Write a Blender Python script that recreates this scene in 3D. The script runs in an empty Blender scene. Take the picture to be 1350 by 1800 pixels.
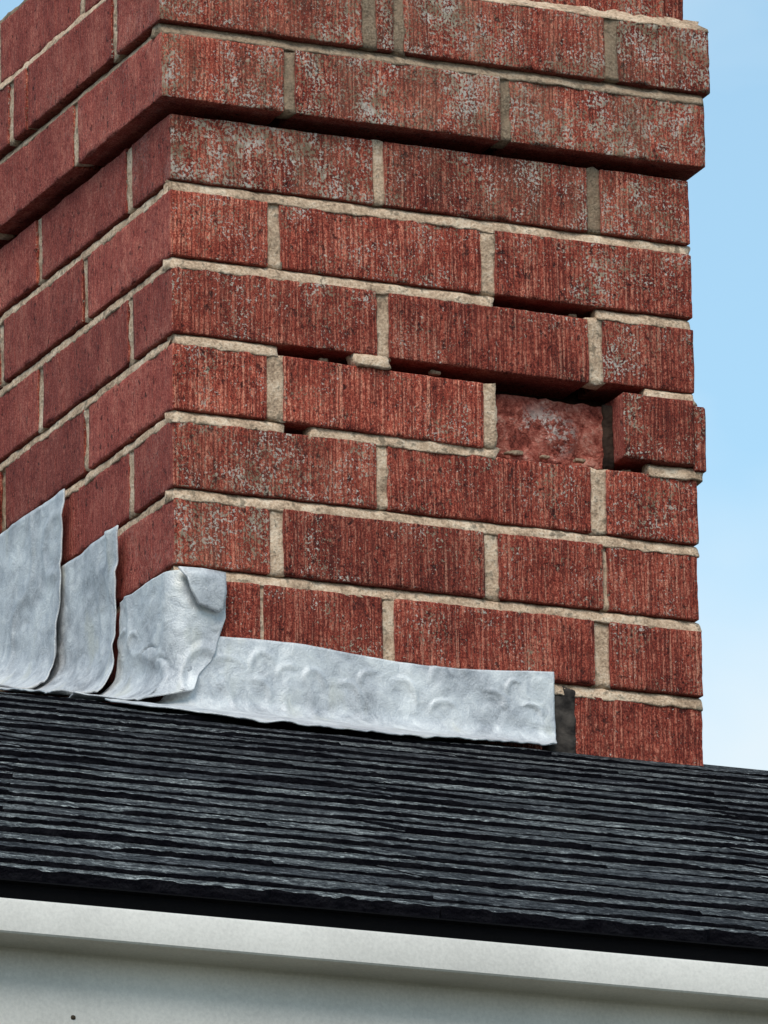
import bpy, math, random
import numpy as np
from mathutils import Matrix, Vector

S = bpy.context.scene
COL = S.collection
random.seed(7)
RNG = np.random.default_rng(11)

# ---------------------------------------------------------------- camera
cd = bpy.data.cameras.new('camera')
cam = bpy.data.objects.new('camera', cd)
COL.objects.link(cam)
cd.sensor_fit = 'VERTICAL'
cd.sensor_height = 24.0
cd.lens = 14866.58 / 1800 * 24.0
cd.clip_start = 0.1
cd.clip_end = 2000
Rr = Vector((0.91358526, -0.40632062, -0.01629533))
Ru = Vector((-0.10204545, -0.26786422, 0.95803731))
Rf = Vector((0.39363525, 0.87358589, 0.28617997))
M = Matrix((( Rr.x, Ru.x, -Rf.x, -2.77756914), (Rr.y, Ru.y, -Rf.y, -6.61726783),
            (Rr.z, Ru.z, -Rf.z, -2.45303751), (0, 0, 0, 1)))
cam.matrix_world = M
S.camera = cam

# ---------------------------------------------------------------- sky, sun, exposure
SUN_EL, SUN_AZ = math.radians(50), math.radians(212)      # azimuth clockwise from +Y
w = bpy.data.worlds.new('World')
S.world = w
w.use_nodes = True
nt = w.node_tree
nt.nodes.clear()
def wn(t, **k):
    n = nt.nodes.new(t)
    for a, b in k.items(): setattr(n, a, b)
    return n
out = wn('ShaderNodeOutputWorld')
sky = wn('ShaderNodeTexSky', sky_type='NISHITA', sun_disc=False)
sky.sun_elevation = SUN_EL
sky.sun_rotation = SUN_AZ
sky.air_density = 1.0; sky.dust_density = 0.2; sky.ozone_density = 2.0
bg1 = wn('ShaderNodeBackground'); bg1.inputs[1].default_value = 0.15
bg2 = wn('ShaderNodeBackground'); bg2.inputs[0].default_value = (0.80, 0.90, 0.96, 1); bg2.inputs[1].default_value = 0.80
tc = wn('ShaderNodeTexCoord')
mp = wn('ShaderNodeMapping'); mp.inputs['Scale'].default_value = (5.0, 5.0, 11.0); mp.inputs['Location'].default_value = (0.4, 4.8, 9.5)
nz = wn('ShaderNodeTexNoise'); nz.inputs['Scale'].default_value = 1.6; nz.inputs['Detail'].default_value = 5; nz.inputs['Roughness'].default_value = 0.5
rp = wn('ShaderNodeValToRGB')
rp.color_ramp.elements[0].position = 0.46; rp.color_ramp.elements[0].color = (0.14, 0.14, 0.14, 1)
rp.color_ramp.elements[1].position = 0.78; rp.color_ramp.elements[1].color = (0.92, 0.92, 0.92, 1)
mx = wn('ShaderNodeMixShader')
L = nt.links.new
L(tc.outputs['Generated'], mp.inputs['Vector']); L(mp.outputs[0], nz.inputs['Vector'])
# cloud bank thickens towards the horizon
sx = wn('ShaderNodeSeparateXYZ'); L(tc.outputs['Generated'], sx.inputs[0])
mr = wn('ShaderNodeMapRange'); mr.inputs['From Min'].default_value = 0.20; mr.inputs['From Max'].default_value = 0.28
mr.inputs['To Min'].default_value = 0.26; mr.inputs['To Max'].default_value = 0.0
L(sx.outputs['Z'], mr.inputs['Value'])
ad = wn('ShaderNodeMath', operation='ADD'); L(nz.outputs['Fac'], ad.inputs[0]); L(mr.outputs[0], ad.inputs[1])
L(ad.outputs[0], rp.inputs[0]); L(rp.outputs[0], mx.inputs[0])
tm = wn('ShaderNodeMix', data_type='RGBA', blend_type='MULTIPLY'); tm.inputs[0].default_value = 1.0; tm.inputs[7].default_value = (1.0, 1.16, 1.0, 1)
L(sky.outputs[0], tm.inputs[6]); L(tm.outputs[2], bg1.inputs[0]); L(bg1.outputs[0], mx.inputs[1]); L(bg2.outputs[0], mx.inputs[2]); L(mx.outputs[0], out.inputs[0])

sl = bpy.data.lights.new('sun', 'SUN')
sl.energy = 2.1
sl.angle = math.radians(32)
sl.color = (1.0, 0.95, 0.88)
sun = bpy.data.objects.new('sun', sl)
COL.objects.link(sun)
sd = Vector((math.sin(SUN_AZ) * math.cos(SUN_EL), math.cos(SUN_AZ) * math.cos(SUN_EL), math.sin(SUN_EL)))
sun.rotation_euler = sd.to_track_quat('Z', 'Y').to_euler()
sun.location = sd * 30

S.view_settings.view_transform = 'Standard'
S.view_settings.look = 'None'
S.view_settings.gamma = 1
S.view_settings.use_curve_mapping = False
S.view_settings.exposure = 0.35

# ---------------------------------------------------------------- noise in numpy
_T = RNG.random(4096)
def _h(i, j, k, s):
    return _T[((i * 73856093) ^ (j * 19349663) ^ (k * 83492791) ^ (s * 2654435)) & 4095]
def vnoise(p, sc, seed=0):
    """value noise in -1..1; p is (n,3), sc a scale or (3,)"""
    q = np.asarray(p, float) * np.asarray(sc, float)
    f = np.floor(q).astype(np.int64); t = q - f
    t = t * t * (3 - 2 * t)
    r = 0
    for a in (0, 1):
        wa = t[:, 0] if a else 1 - t[:, 0]
        for b in (0, 1):
            wb = t[:, 1] if b else 1 - t[:, 1]
            for c in (0, 1):
                wc = t[:, 2] if c else 1 - t[:, 2]
                r = r + wa * wb * wc * _h(f[:, 0] + a, f[:, 1] + b, f[:, 2] + c, seed)
    return r * 2 - 1

# ---------------------------------------------------------------- objects
def link(name, me, parent=None, mats=()):
    o = bpy.data.objects.new(name, me)
    COL.objects.link(o)
    for m in mats: me.materials.append(m)
    if parent is not None: o.parent = parent
    return o
def mesh(name, v, f, smooth=True):
    me = bpy.data.meshes.new(name)
    me.from_pydata([tuple(x) for x in v], [], f)
    if smooth: me.polygons.foreach_set('use_smooth', [True] * len(me.polygons))
    me.update()
    return me
def empty(name, loc, label, cat):
    o = bpy.data.objects.new(name, None)
    COL.objects.link(o)
    o.location = loc
    o.empty_display_size = 0.1
    o['label'] = label; o['category'] = cat
    return o
def put(o, parent, world):
    """parent an object whose mesh or origin is given in world space (parents are never turned)"""
    o.parent = parent
    o.location = Vector(world) - parent.location

_grid_cache = {}
def grid_box(nx, ny, nz):
    """surface lattice of a box: unit coordinates and quads"""
    key = (nx, ny, nz)
    if key in _grid_cache: return _grid_cache[key]
    idx = {}; pts = []; faces = []
    def vid(i, j, k):
        t = (i, j, k)
        if t not in idx:
            idx[t] = len(pts); pts.append((i / nx * 2 - 1, j / ny * 2 - 1, k / nz * 2 - 1))
        return idx[t]
    for i in range(nx):
        for k in range(nz):
            faces.append((vid(i, 0, k), vid(i + 1, 0, k), vid(i + 1, 0, k + 1), vid(i, 0, k + 1)))
            faces.append((vid(i, ny, k), vid(i, ny, k + 1), vid(i + 1, ny, k + 1), vid(i + 1, ny, k)))
        for j in range(ny):
            faces.append((vid(i, j, 0), vid(i, j + 1, 0), vid(i + 1, j + 1, 0), vid(i + 1, j, 0)))
            faces.append((vid(i, j, nz), vid(i + 1, j, nz), vid(i + 1, j + 1, nz), vid(i, j + 1, nz)))
    for j in range(ny):
        for k in range(nz):
            faces.append((vid(0, j, k), vid(0, j, k + 1), vid(0, j + 1, k + 1), vid(0, j + 1, k)))
            faces.append((vid(nx, j, k), vid(nx, j + 1, k), vid(nx, j + 1, k + 1), vid(nx, j, k + 1)))
    _grid_cache[key] = (np.array(pts), faces)
    return _grid_cache[key]

def rough_box(size, res, seed, r=0.0011, amp=1.0, groove=1.0, chips=1.0, jag=0.0):
    """rounded box with worn arrises, chips and combed (vertical) face grooves"""
    hs = np.array(size) / 2
    n = [max(2, int(round(s / q))) for s, q in zip(size, res)]
    n = [a + 2 for a in n]
    u, faces = grid_box(*n)
    r = min(r, hs.min() * 0.8)
    p = np.empty_like(u)
    for ax in range(3):      # first and last cell of every axis are as narrow as the worn arris
        m_ = n[ax]; e_ = 1 - r / hs[ax]
        gx = np.concatenate([[-1], np.linspace(-e_, e_, m_ - 1), [1]])
        p[:, ax] = gx[np.rint((u[:, ax] + 1) / 2 * m_).astype(int)] * hs[ax]
    q = np.clip(p, -(hs - r), hs - r)
    d = p - q
    ln = np.linalg.norm(d, axis=1, keepdims=True)
    nn = d / ln
    p = q + nn * r
    off = seed * 3.17
    pw = p + off
    disp = amp * (0.0007 * vnoise(pw, 28, 1) + 0.00045 * vnoise(pw, 120, 2) + 0.00025 * vnoise(pw, 300, 3))
    disp += groove * 0.00045 * vnoise(pw, (330, 330, 9), 4) * (1 - np.abs(nn[:, 2]))
    # chips along the arrises
    edge = np.sort(np.abs(nn), axis=1)[:, 1]
    c = np.clip(vnoise(pw, 110, 5) - 0.25, 0, 1) * np.clip(edge * 2.2, 0, 1)
    disp -= chips * 0.0034 * c
    if jag:
        disp += jag * (0.6 * vnoise(pw, 38, 7) + 0.4 * vnoise(pw, 95, 8)) 
    p = p + nn * disp[:, None]
    return p, faces

# ---------------------------------------------------------------- materials
class NT:
    def __init__(s, name):
        s.m = bpy.data.materials.new(name); s.m.use_nodes = True
        s.t = s.m.node_tree; s.t.nodes.clear()
        s.o = s.n('ShaderNodeOutputMaterial'); s.b = s.n('ShaderNodeBsdfPrincipled')
        s.l(s.b.outputs[0], s.o.inputs[0])
    def n(s, t, **k):
        x = s.t.nodes.new(t)
        for a, b in k.items(): setattr(x, a, b)
        return x
    def l(s, a, b): s.t.links.new(a, b)
    def val(s, x, inp):
        if hasattr(x, 'node'): s.l(x, inp)
        else: inp.default_value = x
    def math(s, op, a, b=0.0, clamp=False):
        x = s.n('ShaderNodeMath', operation=op, use_clamp=clamp); s.val(a, x.inputs[0]); s.val(b, x.inputs[1]); return x.outputs[0]
    def vec(s, op, a, b):
        x = s.n('ShaderNodeVectorMath', operation=op); s.val(a, x.inputs[0]); s.val(b, x.inputs[1]); return x.outputs[0]
    def noise(s, v, scale, detail=2, rough=0.5, dist=0.0):
        if isinstance(scale, tuple): v = s.vec('MULTIPLY', v, scale); scale = 1.0
        x = s.n('ShaderNodeTexNoise'); s.l(v, x.inputs['Vector']); x.inputs['Scale'].default_value = scale
        x.inputs['Detail'].default_value = detail; x.inputs['Roughness'].default_value = rough; x.inputs['Distortion'].default_value = dist
        return x.outputs['Fac']
    def ramp(s, f, stops, interp='LINEAR'):
        x = s.n('ShaderNodeValToRGB'); r = x.color_ramp; r.interpolation = interp
        while len(r.elements) < len(stops): r.elements.new(0.5)
        for e, (p, c) in zip(r.elements, stops):
            e.position = p; e.color = (c, c, c, 1) if isinstance(c, (int, float)) else (*c, 1)
        s.l(f, x.inputs[0]); return x.outputs[0]
    def mix(s, f, a, b, mode='MIX'):
        x = s.n('ShaderNodeMix', data_type='RGBA', blend_type=mode)
        s.val(f, x.inputs[0])
        for v, i in ((a, x.inputs[6]), (b, x.inputs[7])):
            if isinstance(v, tuple): i.default_value = (*v, 1)
            else: s.l(v, i)
        return x.outputs[2]
    def smooth(s, f, a, b):
        x = s.n('ShaderNodeMapRange', interpolation_type='SMOOTHSTEP'); s.val(f, x.inputs['Value'])
        s.val(a, x.inputs['From Min']); s.val(b, x.inputs['From Max']); return x.outputs[0]
    def bump(s, h, strength, dist):
        x = s.n('ShaderNodeBump'); x.inputs['Strength'].default_value = strength; x.inputs['Distance'].default_value = dist
        s.l(h, x.inputs['Height']); s.l(x.outputs[0], s.b.inputs['Normal'])
    def objco(s):
        tc = s.n('ShaderNodeTexCoord'); oi = s.n('ShaderNodeObjectInfo')
        rnd = s.math('MULTIPLY', oi.outputs['Random'], 53.0)
        return s.vec('ADD', tc.outputs['Object'], rnd), oi
    def done(s, color, rough=0.9, spec=0.3, metal=0.0):
        s.val(color if not isinstance(color, tuple) else (*color, 1), s.b.inputs['Base Color'])
        s.val(rough, s.b.inputs['Roughness']); s.b.inputs['Specular IOR Level'].default_value = spec
        s.b.inputs['Metallic'].default_value = metal
        return s.m

def mat_brick():
    k = NT('brick')
    v, oi = k.objco()
    sc = k.n('ShaderNodeSeparateColor'); k.l(oi.outputs['Color'], sc.inputs[0])
    lich, tone = sc.outputs[0], sc.outputs[1]
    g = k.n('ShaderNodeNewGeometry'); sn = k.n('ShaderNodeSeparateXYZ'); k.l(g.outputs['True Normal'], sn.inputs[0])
    front = k.smooth(k.math('MULTIPLY', sn.outputs['Y'], -1.0), 0.2, 0.7)      # front is combed and lichened; side faces carry their shade in colour
    tco = k.n('ShaderNodeTexCoord'); so_ = k.n('ShaderNodeSeparateXYZ'); k.l(v, so_.inputs[0])
    along = k.math('ADD', so_.outputs['X'], so_.outputs['Y'])
    ph = k.math('ADD', k.math('MULTIPLY', along, 1250.0), k.math('MULTIPLY', k.noise(v, (95, 95, 5), 2, 0.6), 17.0))
    ph = k.math('ADD', ph, k.math('MULTIPLY', k.noise(v, (200, 200, 90), 2, 0.6), 2.2))
    wv = k.math('SINE', ph)                                  # wire-cut combing, about 5 mm apart
    s1 = k.noise(v, (520, 520, 9), 2, 0.5)                   # odd deep or pale lines
    s3 = k.noise(v, (700, 700, 560), 3, 0.9)                 # grain
    s4 = k.noise(v, (26, 26, 20), 3, 0.55)                   # firing patches
    s5 = k.noise(v, (170, 170, 120), 3, 0.7)
    f = k.math('ADD', k.math('MULTIPLY', s3, 0.58), k.math('ADD', k.math('MULTIPLY', s4, 0.20), k.math('MULTIPLY', s5, 0.22)))
    cf = k.ramp(f, [(0.39, (0.032, 0.006, 0.0045)), (0.45, (0.150, 0.026, 0.016)), (0.512, (0.31, 0.062, 0.039)), (0.57, (0.50, 0.155, 0.10)), (0.64, (0.74, 0.42, 0.30))])
    lowl = k.math('MULTIPLY', k.smooth(wv, -0.35, -0.95), k.smooth(s5, 0.36, 0.56))
    dk = k.math('MAXIMUM', k.math('MULTIPLY', lowl, 0.62), k.math('MULTIPLY', k.smooth(s1, 0.40, 0.34), 0.6))
    cf = k.mix(dk, cf, (0.045, 0.010, 0.008))
    brk = k.smooth(s3, 0.38, 0.56)
    hil = k.math('MULTIPLY', k.math('MULTIPLY', k.smooth(wv, 0.45, 0.98), brk), k.smooth(s5, 0.44, 0.60))
    pl = k.math('MAXIMUM', k.math('MULTIPLY', hil, 0.55), k.math('MULTIPLY', k.math('MULTIPLY', k.smooth(s1, 0.61, 0.68), brk), 0.8))
    cf = k.mix(pl, cf, (0.62, 0.34, 0.24))
    cs = k.ramp(f, [(0.37, (0.070, 0.014, 0.012)), (0.44, (0.195, 0.043, 0.036)), (0.51, (0.31, 0.074, 0.060)), (0.61, (0.52, 0.22, 0.17))])  # side-face ramp: shade and grazing view put into flatter colours
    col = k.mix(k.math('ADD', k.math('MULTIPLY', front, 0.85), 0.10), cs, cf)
    # tone of each brick
    col = k.mix(1.0, col, k.ramp(tone, [(0.0, (0.68, 0.58, 0.54)), (0.5, (1.14, 0.93, 0.85)), (1.0, (1.75, 1.5, 1.35))]), 'MULTIPLY')
    # dark pitting
    pit = k.smooth(k.noise(v, (160, 160, 110), 3, 0.6), 0.60, 0.70)
    col = k.mix(k.math('MULTIPLY', pit, 0.75), col, (0.018, 0.007, 0.007))
    # lichen and efflorescence
    big = k.noise(v, (20, 20, 20), 3, 0.6)
    fine = k.noise(v, (420, 420, 400), 3, 0.65, 0.4)
    lm = k.math('ADD', k.math('MULTIPLY', big, 0.42), k.math('MULTIPLY', fine, 1.0))
    th = k.math('SUBTRACT', 0.875, k.math('MULTIPLY', lich, 0.150))
    lm = k.smooth(lm, th, k.math('ADD', th, 0.025))
    lm = k.math('MULTIPLY', lm, k.math('ADD', k.math('MULTIPLY', front, 0.8), 0.15))
    tint = k.ramp(k.noise(v, (60, 60, 60), 2), [(0.38, (0.26, 0.22, 0.14)), (0.50, (0.48, 0.42, 0.31)), (0.62, (0.66, 0.61, 0.52))])
    col = k.mix(k.math('MULTIPLY', lm, 0.85), col, tint)
    film = k.math('MULTIPLY', k.math('MULTIPLY', k.smooth(k.noise(v, (30, 30, 9), 3, 0.6), 0.42, 0.62), lich), k.math('MULTIPLY', front, k.math('MULTIPLY', k.smooth(lich, 0.40, 0.85), 0.26)))
    col = k.mix(film, col, (0.21, 0.145, 0.09))
    hgt = k.math('SUBTRACT', k.math('ADD', k.math('MULTIPLY', wv, 0.14), k.math('MULTIPLY', s3, 0.8)), k.math('MULTIPLY', dk, 0.5))
    hgt = k.math('ADD', hgt, k.math('MULTIPLY', lm, 0.25))
    hgt = k.math('SUBTRACT', hgt, k.math('MULTIPLY', pit, 0.5))
    k.bump(hgt, 0.85, 0.0022)
    return k.done(col, 0.88, 0.25)

def mat_mortar():
    k = NT('mortar')
    v, oi = k.objco()
    n1 = k.noise(v, 40, 4, 0.6); n2 = k.noise(v, 420, 3, 0.7); n3 = k.noise(v, 110, 3, 0.65)
    f = k.math('ADD', k.math('MULTIPLY', n1, 0.4), k.math('ADD', k.math('MULTIPLY', n2, 0.35), k.math('MULTIPLY', n3, 0.25)))
    col = k.ramp(f, [(0.34, (0.13, 0.086, 0.058)), (0.44, (0.41, 0.28, 0.185)), (0.51, (0.66, 0.465, 0.315)), (0.60, (0.86, 0.68, 0.50))])
    dirt = k.smooth(n3, 0.55, 0.66)
    col = k.mix(k.math('MULTIPLY', dirt, 0.7), col, (0.11, 0.085, 0.055))
    sc = k.n('ShaderNodeSeparateColor'); k.l(oi.outputs['Color'], sc.inputs[0])
    gr = k.math('MULTIPLY', sc.outputs[0], k.smooth(k.math('ADD', k.math('MULTIPLY', n1, 0.6), k.math('MULTIPLY', n2, 0.4)), 0.34, 0.52))
    col = k.mix(gr, col, k.ramp(n2, [(0.35, (0.07, 0.045, 0.03)), (0.6, (0.25, 0.18, 0.115))]))
    k.bump(k.math('ADD', n2, n3), 0.8, 0.002)
    return k.done(col, 0.95, 0.15)

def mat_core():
    k = NT('gap_shade_mortar'); v, oi = k.objco()  # mortar turned near-black, shade of gaps and recesses put into its colour
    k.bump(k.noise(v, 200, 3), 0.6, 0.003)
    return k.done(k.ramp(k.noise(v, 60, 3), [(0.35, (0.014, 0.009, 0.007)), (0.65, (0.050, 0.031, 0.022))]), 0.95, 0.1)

def mat_sealant():
    k = NT('sealant'); v, oi = k.objco()
    k.bump(k.noise(v, 160, 4), 0.6, 0.003)
    return k.done(k.ramp(k.noise(v, 90, 3), [(0.35, (0.022, 0.018, 0.016)), (0.65, (0.075, 0.062, 0.052))]), 0.9, 0.15)

def mat_lead():
    k = NT('lead'); v, oi = k.objco()
    n1 = k.noise(v, 16, 4, 0.6, 0.6); n2 = k.noise(v, 70, 4, 0.65, 0.8); n3 = k.noise(v, 600, 2, 0.6)
    f = k.math('ADD', k.math('MULTIPLY', n1, 0.5), k.math('ADD', k.math('MULTIPLY', n2, 0.32), k.math('MULTIPLY', n3, 0.18)))
    col = k.ramp(f, [(0.36, (0.25, 0.255, 0.265)), (0.46, (0.46, 0.465, 0.475)), (0.54, (0.59, 0.595, 0.595)), (0.64, (0.76, 0.76, 0.74))])
    yel = k.smooth(k.noise(v, (30, 30, 12), 3), 0.56, 0.72)
    col = k.mix(k.math('MULTIPLY', yel, 0.35), col, (0.56, 0.53, 0.40))
    k.bump(k.math('ADD', k.math('MULTIPLY', n2, 0.7), k.math('MULTIPLY', n3, 0.22)), 0.5, 0.004)
    return k.done(col, k.ramp(n2, [(0.3, 0.42), (0.7, 0.70)]), 0.45, 0.25)

def mat_shingle():
    k = NT('shingle_granules'); v, oi = k.objco()
    g = k.noise(v, (900, 110, 500), 3, 0.85); b = k.noise(v, (24, 70, 90), 4, 0.7); s = k.noise(v, (160, 40, 160), 3, 0.7)
    f = k.math('ADD', k.math('MULTIPLY', g, 0.45), k.math('ADD', k.math('MULTIPLY', b, 0.35), k.math('MULTIPLY', s, 0.20)))
    col = k.ramp(f, [(0.42, (0.005, 0.0055, 0.008)), (0.485, (0.024, 0.026, 0.029)), (0.535, (0.10, 0.107, 0.108)), (0.60, (0.50, 0.52, 0.51))])
    sc = k.n('ShaderNodeSeparateColor'); k.l(oi.outputs['Color'], sc.inputs[0])
    col = k.mix(1.0, col, k.ramp(sc.outputs[1], [(0, (0.30, 0.30, 0.33)), (1, (1.25, 1.25, 1.2))]), 'MULTIPLY')
    k.bump(k.math('ADD', k.math('MULTIPLY', g, 0.7), k.math('MULTIPLY', s, 0.6)), 0.9, 0.002)
    return k.done(col, 0.95, 0.12)
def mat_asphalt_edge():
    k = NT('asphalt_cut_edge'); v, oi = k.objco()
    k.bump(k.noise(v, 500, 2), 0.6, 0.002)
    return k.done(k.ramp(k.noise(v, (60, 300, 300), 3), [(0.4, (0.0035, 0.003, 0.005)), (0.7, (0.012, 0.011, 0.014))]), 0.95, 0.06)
def mat_paint(name, c, rough=0.45, var=0.06, sp=0.4):
    k = NT(name); v, oi = k.objco()
    n = k.noise(v, 9, 4, 0.6); n2 = k.noise(v, 420, 3, 0.7)
    f = k.math('ADD', k.math('MULTIPLY', n, 0.6), k.math('MULTIPLY', n2, 0.4))
    a = tuple(x * (1 - var * 2.2) for x in c); b = tuple(min(1, x * (1 + var)) for x in c)
    k.bump(n2, 0.25, 0.0006)
    return k.done(k.ramp(f, [(0.38, a), (0.6, b)]), rough, sp)
def mat_lawn():
    k = NT('lawn'); v, oi = k.objco()
    return k.done(k.ramp(k.noise(v, 0.6, 5), [(0.35, (0.045, 0.045, 0.030)), (0.65, (0.085, 0.08, 0.055))]), 0.95, 0.1)

def mat_broken():
    k = NT('broken_brick_inside')
    v, oi = k.objco()
    n1 = k.noise(v, 45, 4, 0.65, 0.8); n2 = k.noise(v, 230, 4, 0.75, 0.5)
    f = k.math('ADD', k.math('MULTIPLY', n1, 0.5), k.math('MULTIPLY', n2, 0.5))
    col = k.ramp(f, [(0.36, (0.09, 0.018, 0.013)), (0.46, (0.34, 0.080, 0.055)), (0.54, (0.53, 0.17, 0.12)), (0.64, (0.70, 0.38, 0.29))])
    wm = k.smooth(k.math('ADD', k.math('MULTIPLY', k.noise(v, 24, 2), 0.6), k.math('MULTIPLY', k.noise(v, 190, 4, 0.8), 0.55)), 0.575, 0.63)
    tc = k.n('ShaderNodeTexCoord'); ds = k.vec('MULTIPLY', tc.outputs['Object'], (1.0, 0.0, 1.4)); ln = k.n('ShaderNodeVectorMath', operation='LENGTH'); k.l(ds, ln.inputs[0])
    wm = k.math('MULTIPLY', wm, k.smooth(ln.outputs['Value'], 0.042, 0.010))
    col = k.mix(k.math('MULTIPLY', wm, 0.85), col, (0.74, 0.64, 0.56))
    k.bump(k.math('ADD', n1, n2), 1.0, 0.006)
    return k.done(col, 0.95, 0.15)
BB = mat_broken()
BR, MO, CO, SE, LE = mat_brick(), mat_mortar(), mat_core(), mat_sealant(), mat_lead()
SH, AE = mat_shingle(), mat_asphalt_edge()
GP = mat_paint('white_gutter_paint', (0.69, 0.65, 0.59), 0.65, 0.07, 0.2)
DP = mat_paint('shade_black_drip_edge', (0.0035, 0.0035, 0.004), 0.85, 0.1, 0.04)  # near-black drip edge: shade below the shingle overhang put into colour
FP = mat_paint('fascia_paint', (0.6, 0.6, 0.56))
WP = mat_paint('wall_render', (0.5, 0.46, 0.4), 0.9, 0.1, 0.1)
DK = mat_paint('roof_felt', (0.012, 0.012, 0.013), 0.95, 0.2, 0.05)
DS = mat_paint('dirt', (0.06, 0.045, 0.03), 0.9, 0.1, 0.1)
LW = mat_lawn()

# ---------------------------------------------------------------- ground
GZ = -4.1
me = mesh('ground', [(-400, -400, GZ), (400, -400, GZ), (400, 400, GZ), (-400, 400, GZ)], [(0, 1, 2, 3)])
o = link('ground', me, None, [LW]); o['kind'] = 'structure'

# ---------------------------------------------------------------- chimney dimensions
H = 0.07193           # course height
P = 0.213             # stretcher plus joint
W = 0.5165            # front width
A_, S_ = 0.0986, 0.2049
D = S_ + 2 * P + A_   # depth
BJ = 0.0106           # bed joint
HJ = 0.0118           # head joint
PITCH = 0.36
EAVE = -1.82
BACK_PITCH = 0.285       # the old roof sags behind the chimney's front face
def roof_z(y): return -0.492 + (PITCH if y < 0 else BACK_PITCH) * y

house = empty('house', (0, 2.2, GZ), 'house with a low pitched dark grey asphalt shingle roof below the brick chimney', 'house')
chim = empty('brick_chimney', (W / 2, D / 2, -0.5), 'weathered red brick chimney with a corbelled top, missing mortar and one broken brick', 'chimney')

# ---------------------------------------------------------------- house body and roof deck
hipx = lambda y: 0.535 - y            # plan line where the front slope meets the side slope
RY = 2.2
XL = -5.0
t = 0.004
fz = roof_z(EAVE) - t; rz = roof_z(RY) - t
ex = hipx(EAVE); rx = hipx(RY); ys = 2 * RY - EAVE
mz = roof_z(0) - t; mxx = hipx(0)
v = [(XL, EAVE, fz), (ex, EAVE, fz), (mxx, 0, mz), (XL, 0, mz), (rx, RY, rz), (XL, RY, rz), (ex, ys, fz), (XL, ys, fz)]
vv = [Vector(a) - house.location for a in v]
nf = [(0, 1, 2, 3), (3, 2, 4, 5), (1, 6, 2), (2, 6, 4), (6, 7, 5, 4)]
me = mesh('roof', vv + [a - Vector((0, 0, 0.02)) for a in vv],
          nf + [tuple(i + 8 for i in reversed(q)) for q in nf] + [(0, 8, 9, 1), (1, 9, 14, 6), (6, 14, 15, 7), (7, 15, 13, 5), (5, 13, 11, 3), (3, 11, 8, 0)], False)
roof = link('roof', me, house, [DK])
def box_mesh(name, a, b, origin, mat, parent, bev=0):
    a = Vector(a) - Vector(origin); b = Vector(b) - Vector(origin)
    vs = [(x, y, z) for x in (a.x, b.x) for y in (a.y, b.y) for z in (a.z, b.z)]
    fs = [(0, 1, 3, 2), (4, 6, 7, 5), (0, 4, 5, 1), (2, 3, 7, 6), (0, 2, 6, 4), (1, 5, 7, 3)]
    o = link(name, mesh(name, vs, fs, False), parent, [mat])
    return o
box_mesh('fascia_board', (XL, EAVE + 0.022, fz - 0.19), (ex - 0.03, EAVE + 0.045, fz - 0.022), house.location, FP, house)
box_mesh('soffit', (XL, EAVE + 0.046, fz - 0.19), (ex - 0.03, -1.43, fz - 0.178), house.location, FP, house)
box_mesh('wall', (XL + 0.2, -1.43, GZ), (ex - 0.35, ys - 0.35, fz - 0.10), house.location, WP, house)
# drip edge: a folded metal strip under the starter course
y0 = EAVE - 0.006
prof = [(y0 + 0.06, -1.1330), (y0, -1.1518), (y0 - 0.0015, -1.1530), (y0 + 0.002, -1.1545), (y0 + 0.006, -1.185), (y0 - 0.004, -1.195)]
vs = []; fs = []
for x in (XL, ex):
    for (y, z) in prof: vs.append(Vector((x, y, z)) - house.location)
n = len(prof)
for i in range(n - 1): fs.append((i, n + i, n + i + 1, i + 1))
dre = link('drip_edge', mesh('drip_edge', vs, fs, False), house, [DP])
md = dre.modifiers.new('thickness', 'SOLIDIFY'); md.thickness = 0.001; md.offset = 1

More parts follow.
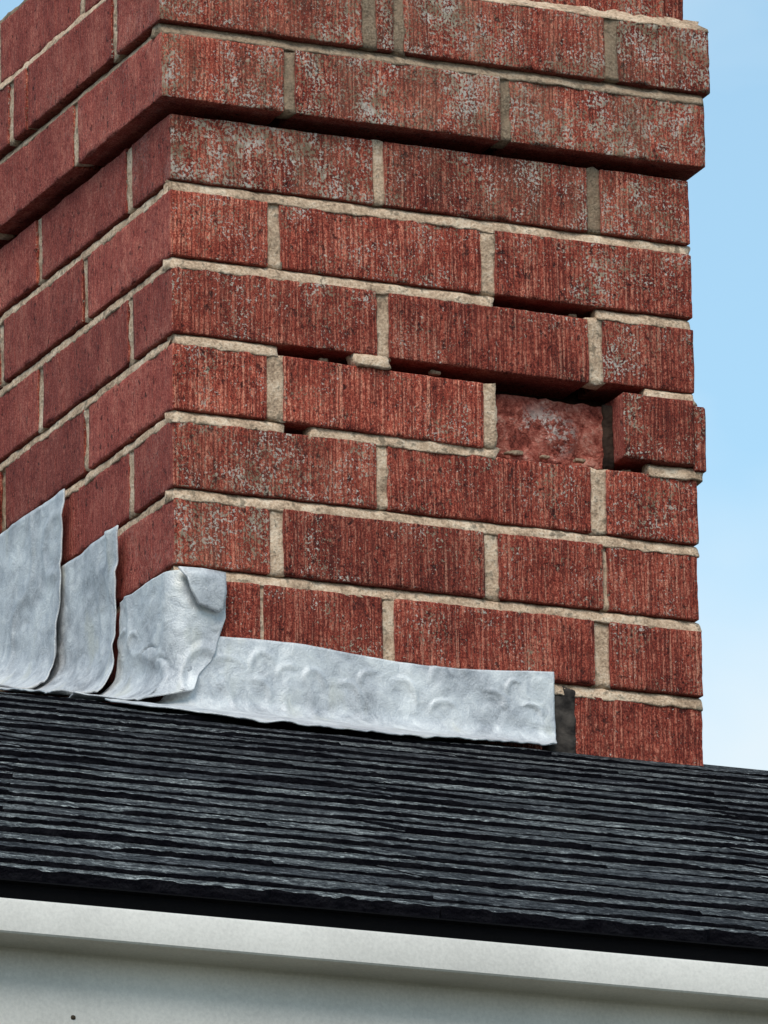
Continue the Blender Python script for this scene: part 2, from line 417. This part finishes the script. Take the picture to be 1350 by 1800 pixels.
# ---------------------------------------------------------------- shingles
E_ = 0.088
ANG = math.atan(PITCH)
def shingle_mesh(seed, width, eave=False, full=False):
    r = random.Random(seed)
    n = int(width / 0.004)
    xs = np.linspace(0, width, n + 1)
    # tabs: thick tongues of the top laminate with gaps between them
    T = np.zeros(n + 1); x = r.uniform(-0.06, 0.02)
    while x < width:
        tw = r.uniform(0.05, 0.20); gp = r.uniform(0.03, 0.12); hi_ = r.uniform(0.4, 1.7)
        e0, e1 = r.choice((0.003, 0.02, 0.05)), r.choice((0.003, 0.02, 0.05))
        T = np.maximum(T, hi_ * np.clip((xs - x) / e0, 0, 1) * np.clip((x + tw - xs) / e1, 0, 1))
        x += tw + gp
    if full: T[:] = 1
    pts = np.stack([xs + seed * 1.7, xs * 0 + seed, xs * 0], 1)
    wav = vnoise(pts, 14, 3); fin = vnoise(pts, 130, 4); fin2 = vnoise(pts + 5, 230, 5)
    base = 0.0024 + 0.0004 * wav
    tail = base + 0.0013 * T + 0.00015 * fin + 0.0002 * fin2
    if eave: tail = 0.0052 + 0.0008 * fin + 0.0006 * wav
    edge = 0.0012 * fin + 0.0012 * wav - 0.003 * (T > 0.5)
    rows = [(0.0, 1.0), (0.05, 0.97), (0.13, 0.90), (0.24, 0.81), (0.37, 0.69), (0.5, 0.56), (0.64, 0.42), (0.78, 0.29), (0.9, 0.18), (1.02, 0.08), (1.45, 0.0)]
    jit = np.random.default_rng(seed + 900)
    V = []; F = []; MI = []
    bot = -0.0016 if not eave else -0.0045
    for i in range(n + 1): V.append((xs[i], edge[i], bot + (0.0 if eave else 0.0008 * fin2[i])))
    for (q, k) in rows:
        for i in range(n + 1):
            V.append((xs[i], edge[i] * (1 - min(q, 1)) + q * E_, tail[i] * k + jit.normal(0, .00022) * (1 if q < 1 else 0)))
    m = n + 1
    for a in range(len(rows)):
        for i in range(n):
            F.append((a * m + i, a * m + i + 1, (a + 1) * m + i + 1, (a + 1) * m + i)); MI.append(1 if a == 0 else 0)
    # cut ends
    for i, flip in ((0, 0), (n, 1)):
        V.append((xs[i], E_ * 1.4, -0.003)); b = len(V) - 1
        lp = [i] + [(a + 1) * m + i for a in range(len(rows))] + [b]
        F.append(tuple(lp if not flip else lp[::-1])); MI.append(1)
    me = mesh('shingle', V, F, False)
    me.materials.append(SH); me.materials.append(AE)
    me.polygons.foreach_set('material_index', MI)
    return me
SHW = 0.31
protos = [shingle_mesh(i + 1, SHW) for i in range(14)]
eprotos = [shingle_mesh(i + 40, SHW, True) for i in range(4)]
short = [shingle_mesh(i + 70, 0.17) for i in range(4)]
stepy = E_ * math.cos(ANG)
rr = random.Random(5)
def add_shingle(me, x, y, lift=0.0, yaw=0.0, tone=None):
    o = bpy.data.objects.new('shingle', me)
    COL.objects.link(o)
    o.parent = roof
    o.location = Vector((x, y, roof_z(y) + lift)) - house.location
    o.rotation_euler = (ANG if y < 0 else math.atan(BACK_PITCH), 0, yaw)
    tn = rr.uniform(0.1, 0.95) if tone is None else tone
    o.color = (0, tn, 0, 1)
    return o
for k in range(0, 30):
    y = EAVE + k * stepy
    cx = -0.60 + (y - EAVE) * 0.42
    lo = cx - 0.85; hi = min(cx + 0.95, hipx(y) + rr.uniform(-0.012, 0.075))
    x = hi - SHW * rr.uniform(0.75, 1.0) if hi < cx + 0.94 else hi
    first = True
    x = hi
    while x > lo:
        wdt = SHW
        me = (eprotos if k == 0 else protos)[rr.randrange(4 if k == 0 else 14)]
        if first and hi < cx + 0.94 and rr.random() < 0.4:
            me = short[rr.randrange(4)]; wdt = 0.17
        first = False
        x0 = x - wdt
        inside = x0 > 0.02 and x < W + 0.02 and y > -0.014 and y < D
        if not inside:
            add_shingle(me, x0, y + rr.uniform(-0.0025, 0.0025), rr.uniform(-0.0004, 0.0012), rr.uniform(-0.004, 0.004))
        x = x0 - 0.0015
# starter strip under the eave course
sv = [Vector(a) - house.location for a in ((XL, EAVE + 0.002, fz - 0.0005), (ex, EAVE + 0.002, fz - 0.0005), (ex, EAVE + 0.2, fz - 0.0005 + 0.072), (XL, EAVE + 0.2, fz - 0.0005 + 0.072))]
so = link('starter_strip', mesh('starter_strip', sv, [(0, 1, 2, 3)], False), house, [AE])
md = so.modifiers.new('thickness', 'SOLIDIFY'); md.thickness = 0.003; md.offset = 1

# ---------------------------------------------------------------- bricks
def tone(): return min(1, max(0, rr.gauss(0.48, 0.09)))
def brick(x0, x1, y0, y1, z0, z1, seed, fine=True, lichen=0.2, tn=None, tilt=0.0, amp=1.0, chips=1.0, jag=0.0, groove=1.0):
    size = (x1 - x0, y1 - y0, z1 - z0)
    res = (0.0042, 0.0055, 0.0042) if fine else (0.03, 0.03, 0.02)
    if fine and size[1] < 0.12 and x0 > 0.05: res = (0.0042, 0.02, 0.0042)
    if fine and size[0] < 0.12 and y0 > 0.05: res = (0.02, 0.0042, 0.0042)
    p, f = rough_box(size, res, seed, amp=amp, chips=chips, jag=jag, groove=groove)
    o = link('brick', mesh('brick', p, f), None, [BR])
    put(o, chim, ((x0 + x1) / 2, (y0 + y1) / 2, (z0 + z1) / 2))
    o.rotation_euler = (0, tilt, 0)
    o.color = (lichen, tone() if tn is None else tn, 0, 1)
    return o
SEED = [0]
def nxt():
    SEED[0] += 1
    return SEED[0]

# rows: (level index of the row's bottom in courses, kind, front edges, projection)
FR = {
 'A': [(0, .1992), (.2105, .4135), (.4274, .5174)],
 'B': [(0, .0944), (.1067, .3060), (.3191, .5176)],
 'C': [(0, .2006), (.2124, .4116), (.4259, .5184)],
 'D': [(0, .0919), (.1075, .3043)],
 'E': [(0, .1981), (.2087, .4106), (.4260, .5180)],
 'F': [(0, .0927), (.1059, .3025), (.3166, .4203), (.4249, .5165)],
 'G': [(0, .0824), (.0863, .2011), (.2128, .4104), (.4252, .5183)],
 'H': [(0, .1000), (.1120, .2500), (.2620, .3560), (.3898, .5175)],
 'I': [(0, .1990), (.2105, .4135), (.4260, .5180)],
 'J': [(0, .0944), (.1067, .3060), (.3191, .5176)],
 'K': [(-.0135, .1070), (.1180, .3216), (.3314, .5304)],
 'L': [(-.0160, .1835), (.1983, .2153), (.2255, .4279), (.4407, .4836), (.4846, .5360)],
 'M': [(-.010, .1000), (.1110, .3120), (.3230, .4980), (.5005, .5180)],
}
LF = {  # edges along the left side, measured from the front corner
 'S': [(0, None), (.1038, .3110), (.3228, .5240), (.5365, D)],
 'H': [(0, .1990), (.2108, .4070), (.4187, .6250), (.6370, D)],
 'K': [(-.0135, .1870), (.1990, .4000), (.4120, .6130), (.6250, D + .0135)],
 'L': [(-.0160, .0850), (.0970, .3020), (.3080, .3385), (.3530, .5550), (.5670, D + .016)],
 'M': [(0, .1767), (.1885, .3890), (.4010, .6020), (.6140, D)],
}
LICH = {'A': .75, 'B': .48, 'C': .36, 'D': .30, 'E': .40, 'F': .30, 'G': .22, 'H': .22, 'I': .1, 'J': .1, 'K': .85, 'L': .85, 'M': .6}
rows = [('M', 3, 'H', 0), ('L', 2, 'S', .016), ('K', 1, 'H', .0135), ('A', 0, 'S', 0), ('B', -1, 'H', 0), ('C', -2, 'S', 0), ('D', -3, 'H', 0),
        ('E', -4, 'S', 0), ('F', -5, 'H', 0), ('G', -6, 'S', 0), ('H', -7, 'H', 0), ('I', -8, 'S', 0), ('J', -9, 'H', 0)]
DEP = 0.094
front_bricks = {}
for nm, lev, kind, pr in rows:
    z0 = lev * H + BJ / 2; z1 = (lev + 1) * H - BJ / 2
    fr = FR[nm]
    lf = LF[nm] if nm in LF else LF['S' if kind == 'S' else 'H']
    fr_w = pr
    for i, (a, b) in enumerate(fr):
        y0 = -pr; y1 = -pr + DEP
        if i == 0:   # corner brick, shared by both faces
            y1 = lf[0][1] if lf[0][1] is not None else 0.092
        ldeep = y1
        li = LICH[nm] * rr.uniform(0.75, 1.15)
        tn = None; tilt = 0; dz = 0; dy = rr.uniform(-.0012, .0012) if i else 0
        if nm == 'D' and i == 1: tilt = 0.016; dz = -.002
        if nm == 'C' and i == 1: tilt = 0.007; dz = -.0012; li = .25
        if nm in 'BDK' and i == 0: tn = .72
        if nm == 'E' and i == 0: li = .62
        if nm == 'F' and i == 0: li = .75
        if nm == 'A' and i == 0: li = .95
        if nm == 'L' and b - a < .06: tn = .4
        front_bricks[(nm, i)] = brick(a, b, y0 + dy, y1 + dy, z0 + dz, z1 + dz, nxt(), True, li, tn, tilt)
    for i, (a, b) in enumerate(lf):
        if i == 0: continue
        vis = a < 0.5
        pl = .010 if nm == 'M' else pr
        brick(-pl + rr.uniform(-.0008, .0008), -pl + DEP, a, b, z0, z1, nxt(), vis, LICH[nm] * .5)
    # right side and back, out of sight from the front
    xr = W + pr
    ry = fr and (S_ if kind == 'S' else A_)
    y = DEP + .006 - pr if kind == 'H' else DEP + .006 - pr
    while y < D - .05:
        e = min(y + .2, D - .0)
        brick(xr - DEP, xr, y + .006, e, z0, z1, nxt(), False, .1)
        y = e + .006
    x = DEP + .012 - pr
    while x < W - DEP - .03:
        e = min(x + .2, xr - DEP - .012)
        brick(x, e, D + pr - DEP, D + pr, z0, z1, nxt(), False, .1)
        x = e + .012

# the broken brick at the back of its hole and the loose end brick that stands proud beside it
z0 = -3 * H + BJ / 2; z1 = -2 * H - BJ / 2
b = brick(.3160, .4360, .022, .09, z0 - .005, z1 - .005, nxt(), True, 1.0, .62, 0, amp=2.5, chips=1.5, jag=.0060, groove=0.0)
b.data.materials[0] = BB
b['label'] = 'broken brick set deep in its hole, its rough inside showing'
b = brick(.4420, .5135, -.0060, .085, z0 + .001, z1 + .0015, nxt(), True, .45, .30, .004, chips=1.5)
b['label'] = 'loose end brick standing proud of the wall'
brick(.5146, .5262, -.0045, .085, z0 - .0035, z1 - .003, nxt(), True, .5, .36, 0.0, chips=1.2)

# ---------------------------------------------------------------- mortar
def strip(L0, L1, axis, face, zc, hgt, seed, prof=None, back=0.02, out=-1, rag=1.0, vertical=False, grime=0.12):
    """one pointed joint. axis 'x' runs along the front (face = its y), 'y' along the left side (face = its x).
    prof: list of (depth behind the brick face, height -1..1) from top to bottom"""
    if prof is None: prof = [(.0085, 1.0), (.0058, .72), (.0030, .42), (.0018, .05), (.0012, -.45), (.0002, -.92), (.0006, -1.12)]
    ln = L1 - L0
    n = max(3, int(ln / 0.005))
    s = np.linspace(L0, L1, n + 1)
    V = []; F = []
    m = len(prof) + 2
    pts = np.zeros(((n + 1) * m, 3))
    lst = [(back, 1.0)] + list(prof) + [(back, -1.0)]
    for i in range(n + 1):
        for j, (d, hh) in enumerate(lst):
            pts[i * m + j] = (s[i], d, hh * hgt / 2)
    q = pts.copy(); q += seed * 1.91
    a = vnoise(q, 60, 1); b_ = vnoise(q, 190, 2); c = vnoise(q, (60, 90, 90), 3)
    dep = pts[:, 1] + rag * (.0014 * a + .0010 * b_)
    zz = pts[:, 2] + rag * .0007 * c * (np.abs(pts[:, 2]) < hgt * .49)
    lap = np.abs(pts[:, 2]) > hgt * .44
    zz = zz + rag * lap * (pts[:, 1] < .006) * (.0011 * vnoise(q, (130, 0, 0), 6) + .0007 * vnoise(q, (330, 0, 0), 7))
    ends = (pts[:, 0] == s[0]) | (pts[:, 0] == s[-1])
    ss = pts[:, 0] + np.where(ends, rag * .0045 * c, 0)
    for k in range(len(pts)):
        if vertical:
            V.append((ss[k], dep[k], zz[k]))
        else:
            V.append((ss[k], dep[k], zz[k]))
    for i in range(n):
        for j in range(m - 1):
            F.append((i * m + j, i * m + j + 1, (i + 1) * m + j + 1, (i + 1) * m + j))
    F.append(tuple(range(m - 1, -1, -1))); F.append(tuple(n * m + j for j in range(m)))
    mid = (L0 + L1) / 2
    R = []
    for (x, y, z) in V:
        if vertical:       # s runs along z, thickness runs along x or y
            R.append((z, y, x - mid) if axis == 'x' else (y, z, x - mid))
        else:
            R.append((x - mid, y, z) if axis == 'x' else (y, x - mid, z))
    if (axis == 'y') != vertical:
        F = [tuple(reversed(f)) for f in F]
    o = link('mortar_joint', mesh('mortar_joint', R, F), None, [MO])
    if vertical: w_ = (zc, face, mid) if axis == 'x' else (face, zc, mid)
    else: w_ = (mid, face, zc) if axis == 'x' else (face, mid, zc)
    put(o, chim, w_)
    o.color = (grime, 0, 0, 1)
    return o

BH = BJ + 0.0024
seg = {   # bed joints on the front: index in courses -> runs of mortar that are left
 0: [(.0015, W)], -1: [(.0015, .3185), (.4205, W + .001)], -2: [(.0015, .1035), (.1770, .2094), (.4685, W + .001)],
 -3: [(.0015, .1064), (.1330, .3175), (.4690, W + .006)], -4: [(.0015, W)], -5: [(.0015, W)], -6: [(.112, W)], -7: [(0, W)], -8: [(0, W)],
}
for lv, runs in seg.items():
    for a, b in runs:
        pr = None; fc = .0
        if lv == -2 and a > .1 and a < .3: fc = -.0055     # a stub that stands out of the empty joint
        if lv in (-2, -3) and a > .46: fc = -.003
        strip(a, b, 'x', fc, lv * H, BH, nxt(), pr)
    strip(.0125, D, 'y', .0, lv * H, BH, nxt())
deepp = [(.030, 1.0), (.028, 0.4), (.024, -.3), (.022, -1.0)]  # joint under the corbel: its shadow line put into dark mortar colour
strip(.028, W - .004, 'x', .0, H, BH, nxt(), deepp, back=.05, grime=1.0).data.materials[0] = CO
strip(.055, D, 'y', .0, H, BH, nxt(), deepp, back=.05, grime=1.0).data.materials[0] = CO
flat = [(.0085, 1.0), (.0055, .5), (.0030, 0), (.0012, -.55), (.0005, -1.0)]
strip(-.012, W + .0125, 'x', -.0135, 2 * H, BH, nxt(), flat, grime=.65)
strip(.001, D, 'y', -.0135, 2 * H, BH, nxt(), flat, grime=.5)
# sloping weathering on the ledge above the corbel
wash = [(.0175, 1.5), (.0150, .9), (.0085, .1), (.0030, -.5), (.0010, -1.0)]
strip(-.014, W + .0155, 'x', -.016, 3 * H, BH, nxt(), wash, back=.03)
strip(.001, D, 'y', -.016, 3 * H, BH, nxt(), [(.0068, 1.0), (.0050, .5), (.0032, 0), (.0012, -.6), (.0005, -1.0)], back=.03)

vp = [(.0016, 1.0), (.0020, .6), (.0024, 0), (.0022, -.5), (.0030, -1.0)]
for nm, lev, kind, pr in rows:
    z0 = lev * H + BJ / 2 - .0005; z1 = (lev + 1) * H - BJ / 2 + .0005
    fr = FR[nm]
    for (a, b), (c, d) in zip(fr[:-1], fr[1:]):
        if nm == 'L' and c - b < .002: continue
        if nm == 'M' and c - b < .004: continue
        if nm == 'H' and b > .3: continue
        strip(z0, z1, 'x', -pr - (.0008 if nm == 'D' else 0), (b + c) / 2, c - b + .0022, nxt(), vp, vertical=True, grime={'K': .9, 'L': .85, 'M': .6}.get(nm, .9 if nm == 'A' and b > .3 else .15))
    lf = LF[nm] if nm in LF else LF['S' if kind == 'S' else 'H']
    for i in range(len(lf) - 1):
        b = lf[i][1] if lf[i][1] is not None else .092
        c = lf[i + 1][0]
        strip(z0, z1, 'y', -(.010 if nm == 'M' else pr), (b + c) / 2, c - b + .0022, nxt(), vp, vertical=True)
z0 = -3 * H + BJ / 2 - .001; z1 = -2 * H - BJ / 2 + .001
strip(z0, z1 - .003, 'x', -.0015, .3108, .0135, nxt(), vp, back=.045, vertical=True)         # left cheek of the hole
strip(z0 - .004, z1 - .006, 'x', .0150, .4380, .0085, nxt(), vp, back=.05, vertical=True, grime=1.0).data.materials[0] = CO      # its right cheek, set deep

for (cx, cy, cz, sz, sd) in ((.345, .020, z0 - .0005, .009, 1), (.372, .016, z0 - .0015, .006, 2), (.408, .018, z0 - .001, .008, 3), (.335, .014, z0 - .002, .005, 4),
                             (.262, .012, -2 * H - .0030, .007, 5), (.402, .014, -H - .0035, .006, 6), (.152, .012, -2 * H - .0032, .006, 7), (.452, .012, -3 * H - .003, .007, 8)):
    p, f = rough_box((sz * 1.5, sz, sz * .6), (.0015, .0015, .0015), 120 + sd, r=.0015, amp=2.2, chips=0, groove=0)
    o = link('mortar_crumb', mesh('mortar_crumb', p, f), None, [MO])
    o.color = (.8, 0, 0, 1)
    put(o, chim, (cx, cy, cz + sz * .3))
# solid core behind the bricks
core = box_mesh('mortar_core', (.055, .055, -1.25), (W - .004, D - .004, 4 * H - .004), chim.location, CO, chim)
box_mesh('mortar_core', (.028, .028, H - .02), (W + .008, D + .008, 3 * H - .004), chim.location, CO, chim)
# crown: a mortar cap with rounded, crumbling edge
p, f = rough_box((W - .004, D - .004, .02), (.006, .006, .006), 91, r=.010, amp=2.5, chips=2, groove=0)
p[:, 2] += np.clip(.3 - np.maximum(np.abs(p[:, 0]) / W, np.abs(p[:, 1]) / D), 0, 1) * .1 * (p[:, 2] > 0)
o = link('crown', mesh('crown', p, f), None, [MO])
put(o, chim, (W / 2, D / 2, 4 * H + .004))

# dark sealant smeared in the broken joint beside the apron
p, f = rough_box((.034, .04, .085), (.004, .004, .004), 55, r=.006, amp=4, chips=2, groove=0)
o = link('sealant_patch', mesh('sealant_patch', p, f), None, [SE])
put(o, chim, (.3765, .0195, -.4690))

# ---------------------------------------------------------------- lead flashing
def lerp_pts(pts, x):
    xs = [a for a, b in pts]; ys_ = [b for a, b in pts]
    return float(np.interp(x, xs, ys_))
def corner(tt, rad=.012):
    """unrolled distance round the front left corner -> wall point and outward normal"""
    q = rad * math.pi / 4
    if tt <= -q: 
        return (0.0, -tt + rad - q, -1.0, 0.0)
    if tt >= q: 
        return (tt + rad - q, 0.0, 0.0, -1.0)
    a = (tt + q) / (2 * q) * math.pi / 2
    return (rad - rad * math.cos(a), rad - rad * math.sin(a), -math.cos(a), -math.sin(a))
def lead_sheet(name, label, group, tl, tr, ztop, zbot_off, off, flare, seed, dents=(), nu=60, nv=50, curve=0.05, edge_lift=0.0, crumple=1.0, zbot=None, drop=None):
    """rows run down the sheet (v 0..1); tl and tr give its two edges in unrolled distance; it leaves the wall near
    the roof and lies out over the shingles"""
    V = []; F = []
    P_ = []
    for i in range(nv + 1):
        v_ = i / nv
        a = lerp_pts(tl, v_); b = lerp_pts(tr, v_)
        for j in range(nu + 1):
            u = j / nu
            tt = a + (b - a) * u
            wx, wy, nx, ny = corner(tt)
            # arc-length profile: straight down the wall, then a bend, then out along the roof
            zt = ztop if not callable(ztop) else ztop(tt)
            zr = roof_z(wy) + zbot_off
            Lw = zt - zr - curve            # straight part
            arc = curve * math.pi / 2 * .9
            fl = flare(u) if callable(flare) else flare
            tot = Lw + arc + fl
            s = v_ * tot
            if s < Lw: o_, z = 0.0, zt - s
            elif s < Lw + arc:
                th = (s - Lw) / arc * math.pi / 2
                o_, z = curve * (1 - math.cos(th)), zt - Lw - curve * math.sin(th)
            else: o_, z = curve + (s - Lw - arc), zr
            # on the front the roof falls away in front of the wall
            fall = PITCH * o_ * max(0, -ny)
            z -= fall
            if drop: z += drop(u, v_)
            P_.append((wx + nx * (o_ + off), wy + ny * (o_ + off), z, nx, ny, u, v_, tt))
    A = np.array(P_)
    pos = A[:, :3].copy()
    q = pos + seed * 2.3
    d = crumple * (.0026 * vnoise(q, 19, 1) + .0012 * vnoise(q, 45, 2)) + .0005 * vnoise(q, 130, 3)
    d += crumple * .0022 * np.clip(1 - 5 * np.abs(vnoise(q + np.array([0, 0, 3.0]), (24, 24, 15), 9)), 0, 1) * (vnoise(q, 12, 10) > -.1)
    ed = np.minimum(np.minimum(A[:, 5], 1 - A[:, 5]), np.minimum(A[:, 6] * 1.0, 1 - A[:, 6]))
    d += .0016 * vnoise(q, 33, 6) * np.exp(-ed * 14)
    d += edge_lift * np.exp(-(1 - A[:, 5]) * 16) * np.clip(A[:, 6] * 2, 0, 1)
    for kq, (dt, dz, rad, amp) in enumerate(dents):            # crescent marks left by the dressing mallet
        ex_ = 0.75 + 0.5 * ((kq * 37) % 10) / 10
        r2 = np.hypot((A[:, 7] - dt) * ex_, (pos[:, 2] - dz) / ex_) + .0007 * vnoise(q, 90, 13)
        ang = np.arctan2(pos[:, 2] - dz, A[:, 7] - dt)
        dirn = 1.5 + 0.8 * math.sin(kq * 2.4)
        d += amp * np.exp(-((r2 - rad) / (rad * .16)) ** 2) * np.clip(np.cos(ang - dirn) * 1.4 - .05, 0, 1)
        d -= amp * .25 * np.exp(-(r2 / (rad * .9)) ** 2)
    d = np.clip(d, -.0022, None)
    pos[:, 0] += A[:, 3] * d; pos[:, 1] += A[:, 4] * d
    pos[:, 2] += np.where(A[:, 6] > .75, np.abs(d) * .6, 0)
    rag = np.clip((A[:, 6] - .9) / .1, 0, 1)
    pos[:, 2] += rag * (.0012 * vnoise(pos * [1, 1, 0] + seed, 55, 11) + .0006 * vnoise(pos * [1, 1, 0] + seed, 160, 12))
    m = nu + 1
    for i in range(nv):
        for j in range(nu):
            F.append((i * m + j, (i + 1) * m + j, (i + 1) * m + j + 1, i * m + j + 1))
    c = pos.mean(0)
    o = link(name, mesh(name, pos - c, F), None, [LE])
    o.location = c
    md = o.modifiers.new('thickness', 'SOLIDIFY'); md.thickness = .0013; md.offset = 1
    o['label'] = label; o['category'] = 'lead flashing'; o['group'] = group
    return o
GR = 'lead flashing sheets round the chimney base'
rd = random.Random(3)
dn = []
for (dt, dz, ra) in ((.045, -.447, .013), (.080, -.445, .014), (.072, -.468, .014), (.105, -.447, .009), (.128, -.455, .012), (.160, -.462, .013), (.185, -.445, .010),
                     (.215, -.460, .016), (.262, -.440, .020), (.255, -.468, .012), (.300, -.452, .012), (.325, -.440, .008), (.340, -.462, .011)):
    dn.append((dt, dz, ra, .0018))
lead_sheet('lead_apron_flashing', 'long pale lead apron with hammer marks along the front foot of the chimney', GR,
           [(0, .004), (.5, -.004), (1, -.03)], [(0, .3645), (.7, .364), (.85, .360), (1, .348)], lambda t_: -.4215 + .004 * math.sin(t_ * 19), .006, .003, lambda u: .012 + .085 * math.sin(math.pi * min(1, u * .55 + .45)) ** .8 * min(1, u * 8), 1, dn, 230, 70, curve=.013, crumple=.6)
cs = lead_sheet('lead_corner_flashing', 'crumpled lead sheet wrapped round the front corner, with a folded flap at its top', GR,
           [(0, -.110), (.35, -.118), (.6, -.120), (1, -.095)], [(0, .044), (.24, .044), (.37, .036), (.48, .030), (.56, .017), (.64, .010), (.70, -.006), (.80, -.020), (.86, -.036), (1, -.056)], -.361, .006, .0050, .030, 2,
           [(-.04, -.43, .012, -.002), (-.075, -.41, .01, .002), (-.02, -.45, .014, -.002), (-.1, -.40, .012, .002)], 140, 110, curve=.035, edge_lift=.002, crumple=1.15, drop=lambda u, v_: -.013 * max(0, v_ - .75) / .25 * math.exp(-((u - .30) / .28) ** 2) + .004 * max(0, v_ - .8) / .2 * max(0, u - .6))
lead_sheet('lead_step_flashing', 'narrow lead step flashing sheet between the leftmost sheet and the corner wrap', GR,
           [(0, -.262), (1, -.275)], [(0, -.104), (.45, -.112), (.65, -.112), (.82, -.100), (1, -.075)], -.2905, .0080, .0060, .034, 3,
           [(-.16, -.36, .012, .0015), (-.2, -.40, .014, -.0015)], 60, 60, curve=.04, edge_lift=.005)
lead_sheet('lead_step_flashing', 'leftmost tall lead step flashing sheet, smooth and uncreased', GR,
           [(0, -.396), (.6, -.398), (1, -.41)], [(0, -.234), (.5, -.243), (.7, -.245), (.85, -.240), (1, -.226)], -.2195, .0090, .0080, .034, 4,
           [(-.33, -.33, .012, -.0015)], 60, 60, curve=.04, edge_lift=.005)
lead_sheet('lead_step_flashing', 'sliver of lead step flashing at the far left edge, its top higher than the rest', GR,
           [(0, -.60), (1, -.60)], [(0, -.404), (.5, -.41), (1, -.40)], -.1500, .006, .0085, .030, 5, (), 40, 40, curve=.055)
# folded flap at the top of the corner sheet
out_ = [(.003, -.3605), (.026, -.3600), (.0485, -.3610), (.0475, -.3800), (.0465, -.3945), (.0420, -.3985), (.0300, -.3955), (.0205, -.3935), (.0130, -.3800), (.0095, -.3700)]
cx_ = sum(a for a, b in out_) / len(out_); cz_ = sum(b for a, b in out_) / len(out_)
V = []; F = []
rings = 7
for r_ in range(rings + 1):
    k_ = r_ / rings
    for (a, b) in out_:
        V.append((cx_ + (a - cx_) * k_, 0, cz_ + (b - cz_) * k_))
V = np.array(V); n = len(out_)
V[:, 0] -= .0035; cx_ -= .0035
V[:, 1] = -.0125 - .0022 * vnoise(V, 50, 3) - .0035 * np.clip((V[:, 0] * -1 + .03) / .03, 0, 1) * (V[:, 2] < -.365) + np.clip((V[:, 2] + .368) / .008, 0, 1) * .003
for r_ in range(rings):
    for i in range(n):
        j = (i + 1) % n
        F.append((r_ * n + i, (r_ + 1) * n + i, (r_ + 1) * n + j, r_ * n + j))
o = link('folded_flap', mesh('folded_flap', V - np.array(cs.location), F), cs, [LE])
md = o.modifiers.new('thickness', 'SOLIDIFY'); md.thickness = .002; md.offset = 0

# ---------------------------------------------------------------- rain gutter
GY, GT = -1.94, -1.1952
prof = [(.118, -.012), (.118, -.118), (.062, -.118), (.050, -.114), (.040, -.106), (.0335, -.096), (.0300, -.084), (.0285, -.072), (.0285, -.060), (.0290, -.046), (.0300, -.034), (.0300, -.0245),
        (.0285, -.0225), (.020, -.0215), (.0030, -.0211), (.0006, -.0206), (0, -.0199), (0, -.0185), (0, -.002), (.0006, -.0004), (.002, 0), (.012, 0), (.0125, -.004)]
gut = empty('rain_gutter', (-0.7, GY, GT - .1), 'white painted metal rain gutter running along the eave under the shingles', 'gutter')
xs = np.linspace(XL, ex + .02, 120)
V = []; F = []
for x in xs:
    for (a, b) in prof: V.append(Vector((x, GY + a, GT + b)) - gut.location)
m = len(prof)
for i in range(len(xs) - 1):
    for j in range(m - 1): F.append((i * m + j, i * m + j + 1, (i + 1) * m + j + 1, (i + 1) * m + j))
tme = mesh('trough', V, F); tme.set_sharp_from_angle(angle=math.radians(32))
tr = link('trough', tme, gut, [GP])
md = tr.modifiers.new('thickness', 'SOLIDIFY'); md.thickness = .0009; md.offset = -1
for x in (XL, ex + .02):
    V = [Vector((x, GY + a, GT + b)) - gut.location for a, b in prof]
    link('end_cap', mesh('end_cap', V, [tuple(range(m))], False), gut, [GP])
p, f = rough_box((.0034, .003, .003), (.0008, .0008, .0008), 77, r=.0013, amp=.7, chips=0, groove=0)
o = link('dirt_spot', mesh('dirt_spot', p, f), None, [DS])
put(o, gut, (-.873, GY + .0283, GT - .0640))
